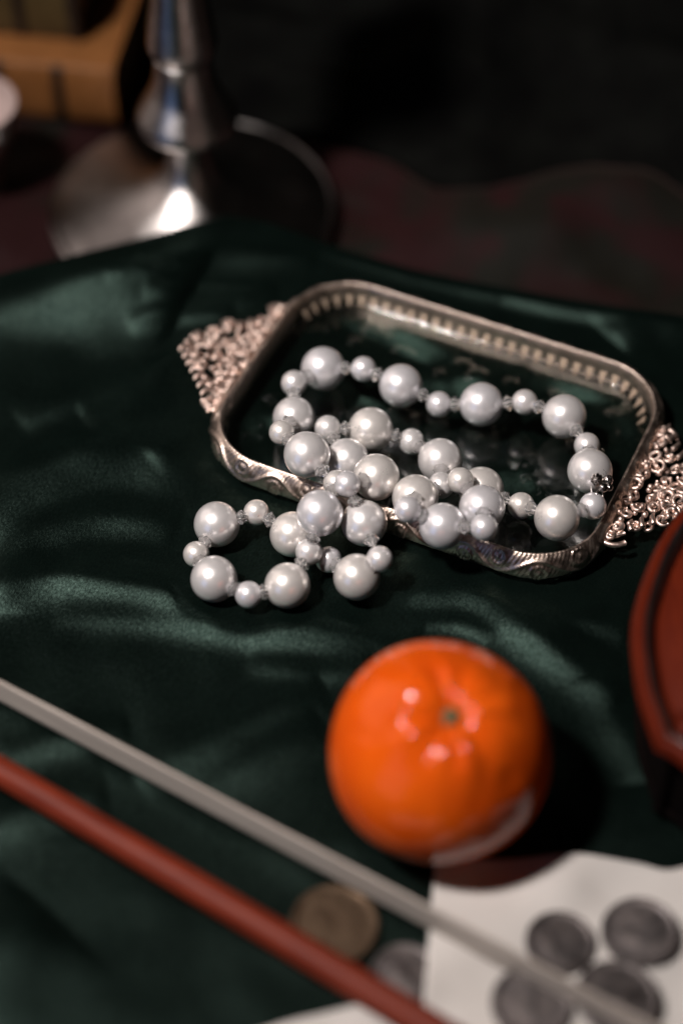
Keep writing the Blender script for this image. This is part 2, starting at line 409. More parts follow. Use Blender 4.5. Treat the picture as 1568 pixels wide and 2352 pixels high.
FRONT = [p for p in PEARLS if tray_sd(p[0], p[1]) > 6]
def cloth_h(x, y):
    z = np.zeros(x.shape)
    for line, A, wf, wb in FOLDS:
        pts = refine([at(u, v, 1.0)[:2] for u, v in line])
        d, t = seg_signed(x, y, pts); wf = wf * 0.88; wb = wb * 0.88
        d = d - 0.7 * wf
        h = np.where(d < 0, np.exp(-(d / wf) ** 2), np.exp(-(d / wb) ** 2))
        z += 1.3 * A * h * np.sin(PI * np.clip(t * 1.0, 0.0, 1.0)) ** 0.6
    z += 0.9 * vnoise(x, y, 34, 3) + 0.35 * vnoise(x, y, 13, 4)
    m = sstep(-2, 22, tray_sd(x, y)) * (0.15 + 0.85 * sstep(0, 5 + 20 * sstep(0, -35, x), edge_y(x) - y))
    for p in FRONT:
        m = m * (0.28 + 0.72 * sstep(4, 14, np.hypot(x - p[0], y - p[1])))
    m = m * sstep(10, 26, np.hypot(x - 25.6, y + 104.4))
    m = m * (1 - sstep(-20, 6, x + 0 * y) * sstep(-112, -124, y))
    un = sstep(-5, -15, tray_sd(x, y))
    return z * m + un * np.minimum(-1.2 + 4.0 * vnoise(x + 0.6 * y, y - 0.2 * x, 14, 8) + 0.9 * vnoise(x, y, 7, 9), 1.7)

nx, ny = 330, 430
us = np.linspace(-175, 175, nx)
V = np.zeros((nx, ny, 3)); ND = 14
for i, x in enumerate(us):
    ey = edge_y(np.array([x]))[0]
    ys = np.concatenate([np.linspace(-270, ey, ny - ND), np.full(ND, ey)])
    V[i, :, 0] = x; V[i, :, 1] = ys
H = cloth_h(V[:, :, 0], V[:, :, 1])
for i, x in enumerate(us):
    deep = 5.0 + 9.0 * sstep(-15, 20, np.array([x]))[0]
    r = 3.0
    for k in range(ND):                          # rolled hem that turns down behind the edge
        j = ny - ND + k; a = (k + 1) / ND
        if a < 0.6:
            b = a / 0.6 * PI / 2; V[i, j, 1] += r * math.sin(b); H[i, j] = H[i, ny - ND - 1] - r * (1 - math.cos(b))
        else:
            V[i, j, 1] += r - 1.5 * (a - .6); H[i, j] = H[i, ny - ND - 1] - r - (a - 0.6) / 0.4 * (deep - r)
V[:, :, 2] = H - 0.15
green = link('green_cloth', mesh('green_cloth', V.reshape(-1, 3), grid_faces(nx, ny), M['green']))
sm = green.modifiers.new('thickness', 'SOLIDIFY'); sm.thickness = 0.5 * S; sm.offset = -1
tag(green, 'dark green satin cloth with soft folds under the tray, pearls and orange', 'cloth')

def ground(x, y):
    return float(cloth_h(np.array([x], float), np.array([y], float))[0])

# burgundy cloth on the lower level behind
FOOT = np.array([at(u, v, -20)[:2] for u, v in [(200,270),(500,285),(700,292),(880,350),(1000,420),(1120,440),(1220,410),(1330,400),(1450,425),(1600,490),(1800,540)]])
HILLS = [((650,330),10,26),((820,360),9,20),((1090,520),9,24),((1010,360),9,14),((1240,430),13,30),((1400,450),14,30),((1500,480),12,28),((1250,560),7,16),((60,480),7,22),((80,400),6,14)]
def burg_h(x, y):
    z = np.full(x.shape, -20.5)
    for (u, v), a, s in HILLS:
        p = at(u, v, -16); z += a * (0.45 if v < 470 else 1.0) * np.exp(-(((x - p[0]) / (s * 1.25)) ** 2 + ((y - p[1]) / (s * 0.8)) ** 2))
    z += 2.2 * vnoise(x + 0.8 * y, y - 0.3 * x, 24, 11) + 0.8 * vnoise(x, y, 11, 12) - 2.2
    cs = [(-53.7, 167.3, 56), (-133, 184, 20)]
    for cx, cy, r in cs:
        m = sstep(r, r + 22, np.hypot(x - cx, y - cy)); z = z * m + (1 - m) * np.minimum(z, -20.6)
    bk = sstep(-70, -88, x) * sstep(205, 215, y); z = z * (1 - bk) + bk * np.minimum(z, -20.6)
    z = z - 14 * sstep(-10, 8, y - np.interp(x, FOOT[:, 0], FOOT[:, 1])) * sstep(-75, -55, x)
    return z
nx, ny = 190, 150
X, Y = np.meshgrid(np.linspace(-260, 230, nx), np.linspace(60, 330, ny), indexing='ij')
Vb = np.stack([X, Y, burg_h(X, Y)], 2)
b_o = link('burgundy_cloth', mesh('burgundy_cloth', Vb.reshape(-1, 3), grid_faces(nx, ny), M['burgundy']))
sm = b_o.modifiers.new('thickness', 'SOLIDIFY'); sm.thickness = 0.8 * S; sm.offset = -1
tag(b_o, 'dark burgundy and olive cloth rumpled in the shade behind the green cloth', 'cloth')

# black drape rising behind
def foot_y(x): return np.interp(x, FOOT[:, 0], FOOT[:, 1])
nx, ny = 170, 150
V = np.zeros((nx, ny, 3))
for i in range(nx):
    x = -70 + 320 * i / (nx - 1)
    y0 = foot_y(x)
    for j in range(ny):
        t = 260.0 * j / (ny - 1)
        V[i, j] = (x, y0 + 0.72 * t, -22 + 0.0 * t + 130 * (1 - math.cos(min(1, t / 260) * PI / 2)))
x = V[:, :, 0]; t = V[:, :, 1]
fold = 10 * np.exp(-(((t - 232 - 0.05 * (x - 20) + 0.25 * np.maximum(0, x - 30)) / 9) ** 2)) * sstep(110, 20, x)
fold += 8 * np.exp(-(((t - 258 + 0.22 * (x + 20)) / 10) ** 2)) * sstep(100, 10, x)
fold += 10 * np.exp(-(((t - 290 + 0.5 * (x + 10)) / 16) ** 2))
fold += 9 * np.exp(-(((x - 95 - 0.2 * (t - 230)) / 22) ** 2)) * sstep(235, 270, t)
fold *= 1.5; fold += 3 * vnoise(x, t, 40, 21)
V[:, :, 2] += fold * sstep(0, 14, t - foot_y(x))
k_o = link('black_drape', mesh('black_drape', V.reshape(-1, 3), grid_faces(nx, ny), M['black']))
sm = k_o.modifiers.new('thickness', 'SOLIDIFY'); sm.thickness = 0.8 * S; sm.offset = -1
tag(k_o, 'black drape gathered in dim folds across the back, right of the candlestick', 'drape')

# ------------------------------------------------------------------ vanity tray
tray = empty('vanity_tray', (TC[0], TC[1], 0), TA)
tag(tray, 'oblong glass tray with engraved silver gilt rim and two lacy handles', 'tray')

def rrect(n, hx, hy, r):
    """n points at even steps round a rounded rectangle with outward normals, from (hx, 0) anticlockwise"""
    segs = [('l', (hx, 0), (hx, hy - r)), ('a', (hx - r, hy - r), 0), ('l', (hx - r, hy), (-hx + r, hy)), ('a', (-hx + r, hy - r), PI / 2),
            ('l', (-hx, hy - r), (-hx, -hy + r)), ('a', (-hx + r, -hy + r), PI), ('l', (-hx + r, -hy), (hx - r, -hy)), ('a', (hx - r, -hy + r), 1.5 * PI), ('l', (hx, -hy + r), (hx, 0))]
    ln = [math.dist(s[1], s[2]) if s[0] == 'l' else r * PI / 2 for s in segs]
    tot = sum(ln); P, N = [], []
    for k in range(n):
        d = tot * k / n
        for s, L in zip(segs, ln):
            if d <= L + 1e-9: break
            d -= L
        if s[0] == 'l':
            a, b = np.array(s[1], float), np.array(s[2], float); u = (b - a) / (np.linalg.norm(b - a) + 1e-12)
            P.append(a + u * d); N.append(np.array([u[1], -u[0]]))
        else:
            an = s[2] + d / r; N.append(np.array([math.cos(an), math.sin(an)])); P.append(np.array(s[1]) + r * N[-1])
    return np.array(P), np.array(N), tot

INS = 4.8
nR = 1100
Pc, Nc, per = rrect(nR, TX - INS, TY - INS, TR - INS)
prof = smooth_prof([(1.7, 5.0), (1.15, 8.4), (1.35, 10.1), (2.1, 10.9), (3.2, 10.1), (4.4, 8.2), (5.0, 6.0), (4.8, 3.6), (3.9, 1.9), (2.4, 1.5)], 5)
prof = np.array(prof); mP = len(prof)
V = np.zeros((nR, mP, 3))
for i in range(nR):
    s = per * i / nR
    for j in range(mP):
        n_, z_ = prof[j]; t = (j / (mP - 1) - 0.36) / 0.50          # 0..1 across the engraved outer face
        d = 0.0
        if 0 < t < 1:
            vine = 0.52 + 0.27 * math.sin(2 * PI * s / 21.0)
            d += 0.42 * math.exp(-((t - vine) / 0.06) ** 2)
            ph = (s / 10.5) % 1.0; side = 1 if int(s / 10.5) % 2 == 0 else -1
            lx, lt = (ph - 0.5) * 10.5, (t - 0.5 + side * 0.16) * 9.0
            rr = math.hypot(lx, lt)
            d += 0.30 * math.exp(-((rr - 2.1) / 0.42) ** 2) + 0.25 * math.exp(-(rr / 0.7) ** 2)
            d += 0.10 * math.sin(2 * PI * (s * 0.85 + t * 3.2)) * (1 - math.exp(-((t - vine) / 0.12) ** 2))
            d *= 1.7 * sstep(0, 0.08, np.array(t)) * sstep(1, 0.92, np.array(t))
        elif -0.16 < t <= 0:
            d += 0.22 * abs(math.sin(PI * s / 1.15))                 # beaded inner lip
        nn = np.array([prof[min(j + 1, mP - 1)][1] - prof[max(j - 1, 0)][1], -(prof[min(j + 1, mP - 1)][0] - prof[max(j - 1, 0)][0])])
        nn = -nn / (np.linalg.norm(nn) + 1e-9)
        if (nn @ (np.array([n_, z_]) - np.array([2.9, 6]))) < 0: nn = -nn
        q = np.array([n_, z_]) + nn * d
        V[i, j, :2] = Pc[i] + Nc[i] * q[0]; V[i, j, 2] = q[1]
rim = link('rim', mesh('rim', V.reshape(-1, 3), grid_faces(nR, mP, wrap_u=True, wrap_v=True), M['bronze']), tray)

# glass dish
rings_top = [(3.3, 5.2), (4.1, 5.0), (12.5, 5.0)]
nG = 240
V, F = [], []
def ring(ins, z):
    P, N, _ = rrect(nG, TX - INS, TY - INS, TR - INS)
    P = P - N * (ins - INS); b = len(V)
    V.extend([(p[0], p[1], z) for p in P]); return b
def bridge(a, b, flip=False):
    for i in range(nG):
        q = (a + i, a + (i + 1) % nG, b + (i + 1) % nG, b + i); F.append(q[::-1] if flip else q)
bs = [ring(*r) for r in rings_top]
for a, b in zip(bs, bs[1:]): bridge(a, b)
def inner(z, fn, flip):
    b0 = len(V); P, N, _ = rrect(nG, TX - INS, TY - INS, TR - INS); P = P - N * (12.5 - INS)
    K = 90; prev = None; rb = []
    for k in range(0, K):
        f = 1 - (k / K)
        base = len(V); rb.append(base)
        for p in P: V.append((p[0] * f, p[1] * f, z + fn(p[0] * f, p[1] * f)))
    c = len(V); V.append((0, 0, z))
    for a, b in zip(rb, rb[1:]): bridge(a, b, flip)
    for i in range(nG):
        q = (rb[-1] + i, rb[-1] + (i + 1) % nG, c); F.append(q[::-1] if flip else q)
    return rb[0]
PR = [(rng.uniform(-54, 54), rng.uniform(-36, 36)) for _ in range(70)]
def press(x, y):
    return 1.3 * sum(math.exp(-((x - a) ** 2 + (y - b) ** 2) / 3.0) for a, b in PR) if abs(x) < 58 else 0.0
t0 = inner(5.0, lambda x, y: 0.0, False); bridge(bs[-1], t0)
b1 = ring(3.3, 4.4); b15 = ring(4.6, 2.8); b2 = ring(6.0, 2.3)
bridge(bs[0], b1, True); bridge(b1, b15, True); bridge(b15, b2, True)
t1 = inner(2.3, press, True); bridge(b2, t1, True)
gd = link('glass_dish', mesh('glass_dish', V, F, M['glass']), tray)
for p in gd.data.polygons:
    if abs(p.normal.z) < 0.7: p.use_smooth = False       # crisp arris where the wall meets the floor

# pointed gallery teeth that hold the glass along the far side
tv = [(-1.25, 0, 0), (1.25, 0, 0), (0.85, 0, -1.5), (0.3, 0, -3.3), (0, 0, -3.9), (-0.3, 0, -3.3), (-0.85, 0, -1.5)]
tv = tv + [(a, 0.45 - 0.1 * (c > -1), c) for a, b, c in tv]
tf = [(0, 1, 2, 3, 4, 5, 6), (13, 12, 11, 10, 9, 8, 7)] + [(i, i + 7, (i + 1) % 7 + 7, (i + 1) % 7) for i in range(7)]
tooth_me = mesh('gallery_tooth', tv, tf, M['prong'], False)
nT = 84; Pt, Nt, _ = rrect(nT, TX - INS, TY - INS, TR - INS)
for i in range(nT):
    if Pt[i][1] < 26: continue                        # the prongs run along the far side and its corners
    p = Pt[i] - Nt[i] * 0.9
    link('gallery_tooth', tooth_me, tray, (p[0], p[1], 8.2), (R(-36), 0, math.atan2(Nt[i][1], Nt[i][0]) - PI / 2))


# openwork handles
def spiral(r0, turns, rt, n=26):
    P = [(r0 * (1 - 0.78 * k / n) * math.cos(2 * PI * turns * k / n), r0 * (1 - 0.78 * k / n) * math.sin(2 * PI * turns * k / n), 0.9 * k / n) for k in range(n + 1)]
    return tube(P, [rt * (0.75 + 0.5 * k / n) for k in range(n + 1)], 6)
scrolls = [mesh('scroll', *spiral(2.6, 1.3, 0.72), M['bronze_dark']), mesh('scroll', *spiral(2.1, 1.2, 0.68), M['bronze_dark']),
           mesh('scroll', *spiral(3.1, 1.4, 0.8), M['bronze_dark']),
           mesh('scroll', *tube([(1.7 * math.cos(a), 1.25 * math.sin(a), 0) for a in np.linspace(0, 2 * PI, 16, endpoint=False)], 0.7, 6, closed=True), M['bronze_dark'])]
bead_me = mesh('bead', *sphere(0.95, 10, 7), M['bronze_dark'])
def leaf():
    P = [(0, 0, 0), (1.0, 0.9, 0.3), (1.8, 2.2, 0.5), (1.9, 3.6, 0.3)]
    return tube(smooth_prof(P, 4), [0.9, 0.95, 1.0, 1.0, 0.95, 0.9, .85, .8, .7, .6, .5, .4, .25], 6)
leaf_me = mesh('leaf', *leaf(), M['bronze_dark'])
def outline_w(d): return 26.0 * (1 - (d / 25.5) ** 0.85) + 0.6
for sx in (-1, 1):
    hd = empty('handle'); hd.parent = tray; hd.location = (sx * (TX - 1.0) * S, 0, 0.0065)
    hd.rotation_euler = (0, 0, 0 if sx > 0 else PI)
    rr_ = np.random.default_rng(5 if sx < 0 else 6)
    pts = []
    for it in range(6000):
        d = rr_.uniform(1.5, 22.5); q = rr_.uniform(0, 1) * outline_w(d)
        if all((d - a) ** 2 + (q - b) ** 2 > 3.9 ** 2 for a, b in pts) and (q > 1.7 or q < 0.25): pts.append((d, 0.0 if q < 0.25 else q))
        if len(pts) > 34: break
    for d, q in pts:
        k = int(rr_.integers(0, 4)); a = rr_.uniform(0, 2 * PI); zz = 1.4 * math.sin(d * 0.5) + rr_.uniform(-0.5, 0.5)
        tx, ty = rr_.uniform(-0.35, 0.35, 2)
        for sy in ((1, -1) if q > 0 else (1,)):
            o = link('scroll', scrolls[k], hd, (d, sy * q, zz), (tx * sy, ty, a if sy > 0 else -a), (1, sy, 1) if sy < 0 else None)
    bp = []
    for it in range(5000):
        d = rr_.uniform(1.0, 24.0); q = rr_.uniform(0.0, 1) * outline_w(d)
        if all((d - a) ** 2 + (q - b) ** 2 > 2.7 ** 2 for a, b in bp): bp.append((d, q))
        if len(bp) > 44: break
    for d, q in bp:
        s_ = rr_.uniform(0.7, 1.25)
        for sy in (1, -1): link('bead', bead_me, hd, (d, sy * q, 1.4 * math.sin(d * 0.5) + rr_.uniform(0.2, 1.2)), None, (s_, s_, s_))
    for k in range(9):                              # scalloped outer border of leaves
        d = 1.5 + 2.6 * k; q = outline_w(d)
        for sy in (1, -1):
            link('leaf', leaf_me, hd, (d, sy * q, 0.6), (0, 0, (0.2 if sy > 0 else -0.2 + PI)), (1, sy, 1))
    for sy in (1, -1):                              # large volute beside the rim at each end
        P = []
        for k in range(40):
            a = 0.4 + 2 * PI * 1.35 * k / 39; r = 5.2 * (1 - 0.75 * k / 39)
            P.append((4.0 - 2.2 + r * math.cos(a), sy * (21.5 + r * math.sin(a)), 0.5 + 0.8 * k / 39))
        link('volute', mesh('volute', *tube(P, [0.9 - 0.3 * k / 39 for k in range(40)], 7), M['bronze_dark']), hd)

# ------------------------------------------------------------------ pearl necklace
neck = empty('pearl_necklace', (0, 0, 0))
tag(neck, 'string of large and small white pearls with crystal beads trailing over the tray rim', 'necklace')
M['pearl_cool'] = mat_pearl('pearl_cool', (0.87, 0.85, 0.875))
big_me = [mesh('large_pearl', *sphere(BR_, 56, 36), M['pearl']), mesh('large_pearl', *sphere(BR_, 56, 36), M['pearl_warm']), mesh('large_pearl', *sphere(BR_, 56, 36), M['pearl_cool'])]
small_me = [mesh('small_pearl', *sphere(SR_, 44, 28), M['pearl']), mesh('small_pearl', *sphere(SR_, 44, 28), M['pearl_warm']), mesh('small_pearl', *sphere(SR_, 44, 28), M['pearl_cool'])]
PP = [np.array(p[:3]) for p in PEARLS]; RR = [BR_ if p[3] else SR_ for p in PEARLS]
N_ = len(PP)
for i in range(N_):
    d = PP[(i + 1) % N_] - PP[i - 1]
    q = Vector(d).to_track_quat('Z', 'Y')
    me = (big_me if PEARLS[i][3] else small_me)[int(rng.integers(0, 3))]
    k = 1 + rng.normal() * 0.014
    link('large_pearl' if PEARLS[i][3] else 'small_pearl', me, neck, PP[i], q, (k, k, k * (1 + rng.normal() * 0.006)))
# faceted bicone crystals
def bicone(r=2.5, L=2.15, n=6):
    V, F = [], []
    for rr, z, off in ((0.75, -L, 0), (r, -0.22, 0), (r, 0.22, 0.0), (0.75, L, 0)):
        for k in range(n):
            a = 2 * PI * (k + off) / n; V.append((rr * math.cos(a), rr * math.sin(a), z))
    F = grid_faces(4, n, wrap_v=True); F = [f[::-1] for f in F]
    F.append(list(range(n))[::-1]); F.append([3 * n + k for k in range(n)])
    return V, F
cr_me = mesh('crystal_bead', *bicone(), M['crystal'], False)
tc_ = (CAM - np.array([0, 0, 10])); tc_ = tc_ / np.linalg.norm(tc_)
for i in range(N_):
    if i == 8: continue                              # the clasp closes the string here
    a, b = PP[i], PP[(i + 1) % N_]; ra, rb = RR[i], RR[(i + 1) % N_]
    u = b - a; L = np.linalg.norm(u); u /= L
    c = a + u * (ra + (L - ra - rb) / 2)
    side = tc_ - u * (tc_ @ u); side /= np.linalg.norm(side)
    c = c + side * rng.uniform(1.4, 2.4) + rng.normal(size=3) * 0.15
    jit = Vector(u + rng.normal(size=3) * 0.10)
    q = jit.to_track_quat('Z', 'Y') @ Quaternion((0, 0, 1), rng.uniform(0, PI))
    link('crystal_bead', cr_me, neck, c, q)
link('thread', mesh('thread', *tube(PP, 0.28, 6, closed=True), M['thread']), neck)
# clasp: a pair of small domed filigree balls, a loop and a hook
cl = empty('clasp'); cl.parent = neck; cl.location = Vector((78.0, -1.3, 18.5)) * S
def ribbed(r):
    V, F = sphere(r, 40, 16); A = np.array(V); a = np.arctan2(A[:, 1], A[:, 0])
    A *= (1 + 0.07 * np.cos(9 * a))[:, None]; return A.tolist(), F
for p, s in (((-1.9, 1.9, 0.6), 1.9), ((1.4, 1.7, 0.4), 1.6)):
    link('filigree_ball', mesh('filigree_ball', *ribbed(s), M['clasp']), cl, p, (0.6, 0.4 * p[0], 0.3))
link('clasp_ball', mesh('clasp_ball', *sphere(1.5, 20, 12), M['clasp']), cl, (-0.2, -1.2, 0.2))
link('clasp_ball', mesh('clasp_ball', *sphere(1.2, 20, 12), M['clasp']), cl, (1.6, -0.9, 0.0))
link('loop', mesh('loop', *tube([(1.5 * math.cos(a), 1.5 * math.sin(a), 0) for a in np.linspace(0, 2 * PI, 24, endpoint=False)], 0.3, 7, closed=True), M['clasp']), cl, (-1.3, -3.2, -0.8), (0.5, 0.9, 0))

# ------------------------------------------------------------------ orange
OC = np.array([25.6, -104.4, 27.9])
og = empty('orange', (OC[0], OC[1], 0)); tag(og, 'round orange mandarin with dimpled top and green stem scar', 'fruit')
nu, nv = 200, 150
V = []; Ro = 29.4
ph_l = np.random.default_rng(2).uniform(0, 2 * PI, 6)
_g = np.random.default_rng(12)
LUMP = []
for _ in range(90):
    a_ = _g.uniform(0, 2 * PI); d_ = _g.uniform(0.16, 0.8)
    LUMP.append((d_ * math.cos(a_), d_ * math.sin(a_), _g.uniform(-0.36, 0.25), _g.uniform(0.003, 0.008)))
def orange_r(th, ph):
    r = Ro * (1 - 0.045 * math.cos(th) ** 2)
    fur = 0.55 * math.cos(9 * ph + 1.2) + 0.5 * math.cos(5 * ph + ph_l[0]) + 0.35 * math.cos(13 * ph + ph_l[1]) + 0.3 * math.cos(3 * ph + ph_l[2])
    r += 0.8 * fur * math.exp(-((th - 0.36) / 0.22) ** 2)
    r -= 3.6 * math.exp(-(th / 0.17) ** 2)
    r += 0.8 * math.exp(-((th - 0.45) / 0.2) ** 2)
    r -= 1.6 * math.exp(-((PI - th) / 0.3) ** 2)
    if th < 1.25:
        q = (math.sin(th) * math.cos(ph), math.sin(th) * math.sin(ph))
        for (a, b, h, w_) in LUMP:
            e = ((q[0] - a) ** 2 + (q[1] - b) ** 2) / w_
            if e < 6: r += h * math.exp(-e)
    r += 0.25 * math.sin(3 * ph + 2 * th) + 0.2 * math.sin(5 * th + ph)
    return r
ax = Vector((0.086, -0.252, 0.964)).to_track_quat('Z', 'Y').to_matrix()
for j in range(nv + 1):
    th = PI * j / nv
    for i in range(nu):
        ph = 2 * PI * i / nu; r = orange_r(th, ph)
        p = ax @ Vector((r * math.sin(th) * math.cos(ph), r * math.sin(th) * math.sin(ph), r * math.cos(th))); V.append((p.x, p.y, p.z + OC[2]))
F = [(j * nu + i, (j + 1) * nu + i, (j + 1) * nu + (i + 1) % nu, j * nu + (i + 1) % nu) for j in range(nv) for i in range(nu)]
link('peel', mesh('peel', V, F, M['orange']), og)
def stem_prof():
    V = []; n = 20; m = [(2.9, -0.5), (2.5, 0.5), (1.7, 1.0), (1.5, 1.9), (0.9, 2.3), (0.0, 2.2)]
    for i in range(n):
        a = 2 * PI * i / n; star = 1 + 0.28 * math.cos(5 * a)
        for k, (r, z) in enumerate(m):
            s = star if k < 2 else 1; V.append((r * s * math.cos(a), r * s * math.sin(a), z))
    return V, grid_faces(n, len(m), wrap_u=True)
sv, sf = stem_prof(); A = np.array(sv) @ np.array(ax).T + np.array(ax @ Vector((0, 0, Ro * 0.955 - 3.1))) + np.array([0, 0, OC[2]])
link('stem', mesh('stem', A, sf, M['stem']), og)

# ------------------------------------------------------------------ violin bow
bow = empty('violin_bow', (0, -120, 0)); tag(bow, 'violin bow with red wooden stick and pale horsehair lying across the front', 'bow')
off = np.array([0, -120, 0])
h0, h1 = at(0, 1586, 8.5), at(857, 2039, 8.5); s0, s1 = at(0, 1769, 8.5), at(820, 2259, 8.5)
hdv = (h1 - h0) / np.linalg.norm(h1 - h0); sdv = (s1 - s0) / np.linalg.norm(s1 - s0)
hA, hB = h0 - hdv * 170, h1 + hdv * 190; sA, sB = s0 - sdv * 175, s1 + sdv * 215
nrm = np.array([-hdv[1], hdv[0], 0.0])
V = []; nS = 60; nK = 13
for i in range(nS):
    p = hA + (hB - hA) * i / (nS - 1)
    for k in range(nK):                               # ribbon of hair on edge, its faces ridged by the strands
        z = -5 + 10 * k / (nK - 1); b = 0.35 + 0.12 * (k % 2)
        V.append(p + nrm * b + [0, 0, z])
    for k in range(nK):
        z = 5 - 10 * k / (nK - 1); b = 0.35 + 0.12 * (k % 2)
        V.append(p - nrm * b + [0, 0, z])
F = grid_faces(nS, 2 * nK, wrap_v=True)
link('hair', mesh('hair', np.array(V) - off, F, M['hair'], True), bow)
n = 40; path = [sA + (sB - sA) * i / (n - 1) + nrm * 2.2 * (4 * (i / (n - 1)) * (1 - i / (n - 1)) - 0.96) for i in range(n)]
link('stick', mesh('stick', *tube(np.array(path) - off, [3.6 + 1.0 * i / (n - 1) for i in range(n)], 20), M['stick']), bow)
tipq = np.array([sA, sA - sdv * 12 + nrm * 2, hA - hdv * 10 + nrm * -2, hA + hdv * 3])
link('bow_tip', mesh('bow_tip', *tube(smooth_prof(tipq - off, 6), [3.1, 3.4, 3.8, 4.2, 4.4, 4.6, 4.8, 4.9, 5, 5, 5, 5, 5, 5, 5, 4.8, 4.6, 4.4, 4.2], 12), M['stick']), bow)
fr0 = (hB + sB) / 2 - off; fl = np.linalg.norm(hB - sB)
fv, ff = box(-26, 16, -fl / 2 + 2.5, fl / 2 + 1.0, -6.8, 6.0); an = math.atan2(sdv[1], sdv[0]); c_, s_ = math.cos(an), math.sin(an)
fo = link('frog', mesh('frog', *moved((fv, ff), fr0 + [0, 0, 0], [[c_, -s_, 0], [s_, c_, 0], [0, 0, 1]]), M['dark_wood'], False), bow)
bv = fo.modifiers.new('bevel', 'BEVEL'); bv.width = 1.5 * S; bv.segments = 3

# ------------------------------------------------------------------ violin (its left upper bout is in the picture)
vc = np.array([153.2, -80.5]); vz = 40.0
vio = empty('violin', (vc[0], vc[1], 0), R(2)); tag(vio, 'red brown varnished violin, only the curved edge of its body at the right', 'violin')
half = [(0, 78), (-32, 71), (-58, 51), (-73, 20), (-76, -4), (-74.5, -19), (-73.2, -27), (-68, -31), (-60, -42), (-54, -66), (-55, -92), (-66, -114), (-72, -120), (-76, -124), (-88, -146), (-95, -180), (-85, -215), (-50, -240), (0, -247)]
lf = smooth_prof(half[:7], 8)[:-1] + smooth_prof(half[6:13], 6)[:-1] + smooth_prof(half[12:], 7)
outl = np.array(lf + [(-a, b) for a, b in lf[-2:0:-1]]); nO = len(outl)
tn = np.roll(outl, -1, 0) - np.roll(outl, 1, 0); nrml = np.stack([-tn[:, 1], tn[:, 0]], 1); nrml /= np.linalg.norm(nrml, axis=1)[:, None]
if (nrml * (outl - [0, -90])).sum() < 0: nrml = -nrml
def spine(p): return np.array([0.0, np.clip(p[1] * 0.72 - 20, -190, 25)])
rows = [(0, -3.6), (0.6, -1.2), (1.2, -0.2), (2.2, 0.2), (3.6, -0.1), (5.2, -1.6), (7.0, -2.6), (9.0, -2.1), (11.5, 0.0)]
V = []
for d, z in rows:
    for k in range(nO): p = outl[k] - nrml[k] * d; V.append((p[0], p[1], vz + z))
for f, z in ((0.15, 3.0), (0.3, 6.0), (0.5, 9.5), (0.72, 12.3), (0.9, 13.6), (0.99, 13.9)):
    for k in range(nO):
        p = outl[k] - nrml[k] * 11.5; q = p + (spine(p) - p) * f; V.append((q[0], q[1], vz + z))
nr = len(rows) + 6
F = [(j * nO + k, j * nO + (k + 1) % nO, (j + 1) * nO + (k + 1) % nO, (j + 1) * nO + k) for j in range(nr - 1) for k in range(nO)]
F.append([(nr - 1) * nO + k for k in range(nO)])
link('top_plate', mesh('top_plate', V, F, M['varnish']), vio)
pf = [(*(outl[k] - nrml[k] * 4.4), vz - 0.35) for k in range(nO)]
V = []
for dd, zz in ((3.5, 0.06), (4.4, -0.5), (6.8, -2.35), (6.8, -3.4), (3.5, -1.6)):
    for k in range(nO): p = outl[k] - nrml[k] * dd; V.append((p[0], p[1], vz + zz))
link('purfling_shade', mesh('purfling_shade', V, [(j * nO + k, j * nO + (k + 1) % nO, ((j + 1) % 5) * nO + (k + 1) % nO, ((j + 1) % 5) * nO + k) for j in range(5) for k in range(nO)], M['dark_wood']), vio)  # dark inlay, drawn wider to paint in the shade of the edge channel
V = []
for z in (6.0, vz - 3.0):
    for k in range(nO): p = outl[k] - nrml[k] * 5.5; V.append((p[0], p[1], z))
link('ribs', mesh('ribs', V, [(k, (k + 1) % nO, nO + (k + 1) % nO, nO + k) for k in range(nO)], M['shaded_wood']), vio)
V = []
for d, z in ((5.6, 6.1), (4.6, 6.0), (4.2, 4.6), (4.8, 3.4), (9, 2.2), (20, 1.2)):
    for k in range(nO): p = outl[k] - nrml[k] * d; V.append((p[0], p[1], z))
F = [(j * nO + k, (j + 1) * nO + k, (j + 1) * nO + (k + 1) % nO, j * nO + (k + 1) % nO) for j in range(5) for k in range(nO)]
F.append([5 * nO + k for k in range(nO)][::-1])
link('back_plate', mesh('back_plate', V, F, M['shaded_wood']), vio)

# ------------------------------------------------------------------ paper sheets and coins
def paper_z(x, y):
    u = (x * 0.80 + y * 0.60); v = (-x * 0.6 + y * 0.8)
    return 1.7 + 1.1 * np.sin(v / 4.6 + 0.6 * np.sin(u / 9.0)) + 0.8 * vnoise(x, y, 10, 31) * (0.6 + 0.4 * np.sin(u / 7.0))
def sheet(name, TL, TRi, BRi, BL, nu, nv, wave_top, zoff, label):
    V = np.zeros((nu, nv, 3))
    for i in range(nu):
        a = i / (nu - 1)
        for j in range(nv):
            b = j / (nv - 1)
            p = (1 - b) * ((1 - a) * np.array(TL) + a * np.array(TRi)) + b * ((1 - a) * np.array(BL) + a * np.array(BRi))
            p = p + np.array([0, 1.0]) * wave_top(a) * (1 - b) ** 2
            V[i, j, :2] = p
    V[:, :, 2] = paper_z(V[:, :, 0], V[:, :, 1]) + zoff
    o = link(name, mesh(name, V.reshape(-1, 3), [f[::-1] for f in grid_faces(nu, nv)], M['paper']))
    m = o.modifiers.new('thickness', 'SOLIDIFY'); m.thickness = 0.25 * S; m.offset = -1
    tag(o, label, 'paper', 'crumpled white paper sheets'); return o
sheet('paper_sheet', (25.0, -120.8), (118, -123), (122, -235), (19.5, -176), 90, 90, lambda a: 1.9 * math.exp(-((a - 0.36) / 0.16) ** 2) - 1.5 * math.exp(-((a - 0.66) / 0.05) ** 2), 0.5, 'crumpled white paper under the coins at the lower right')
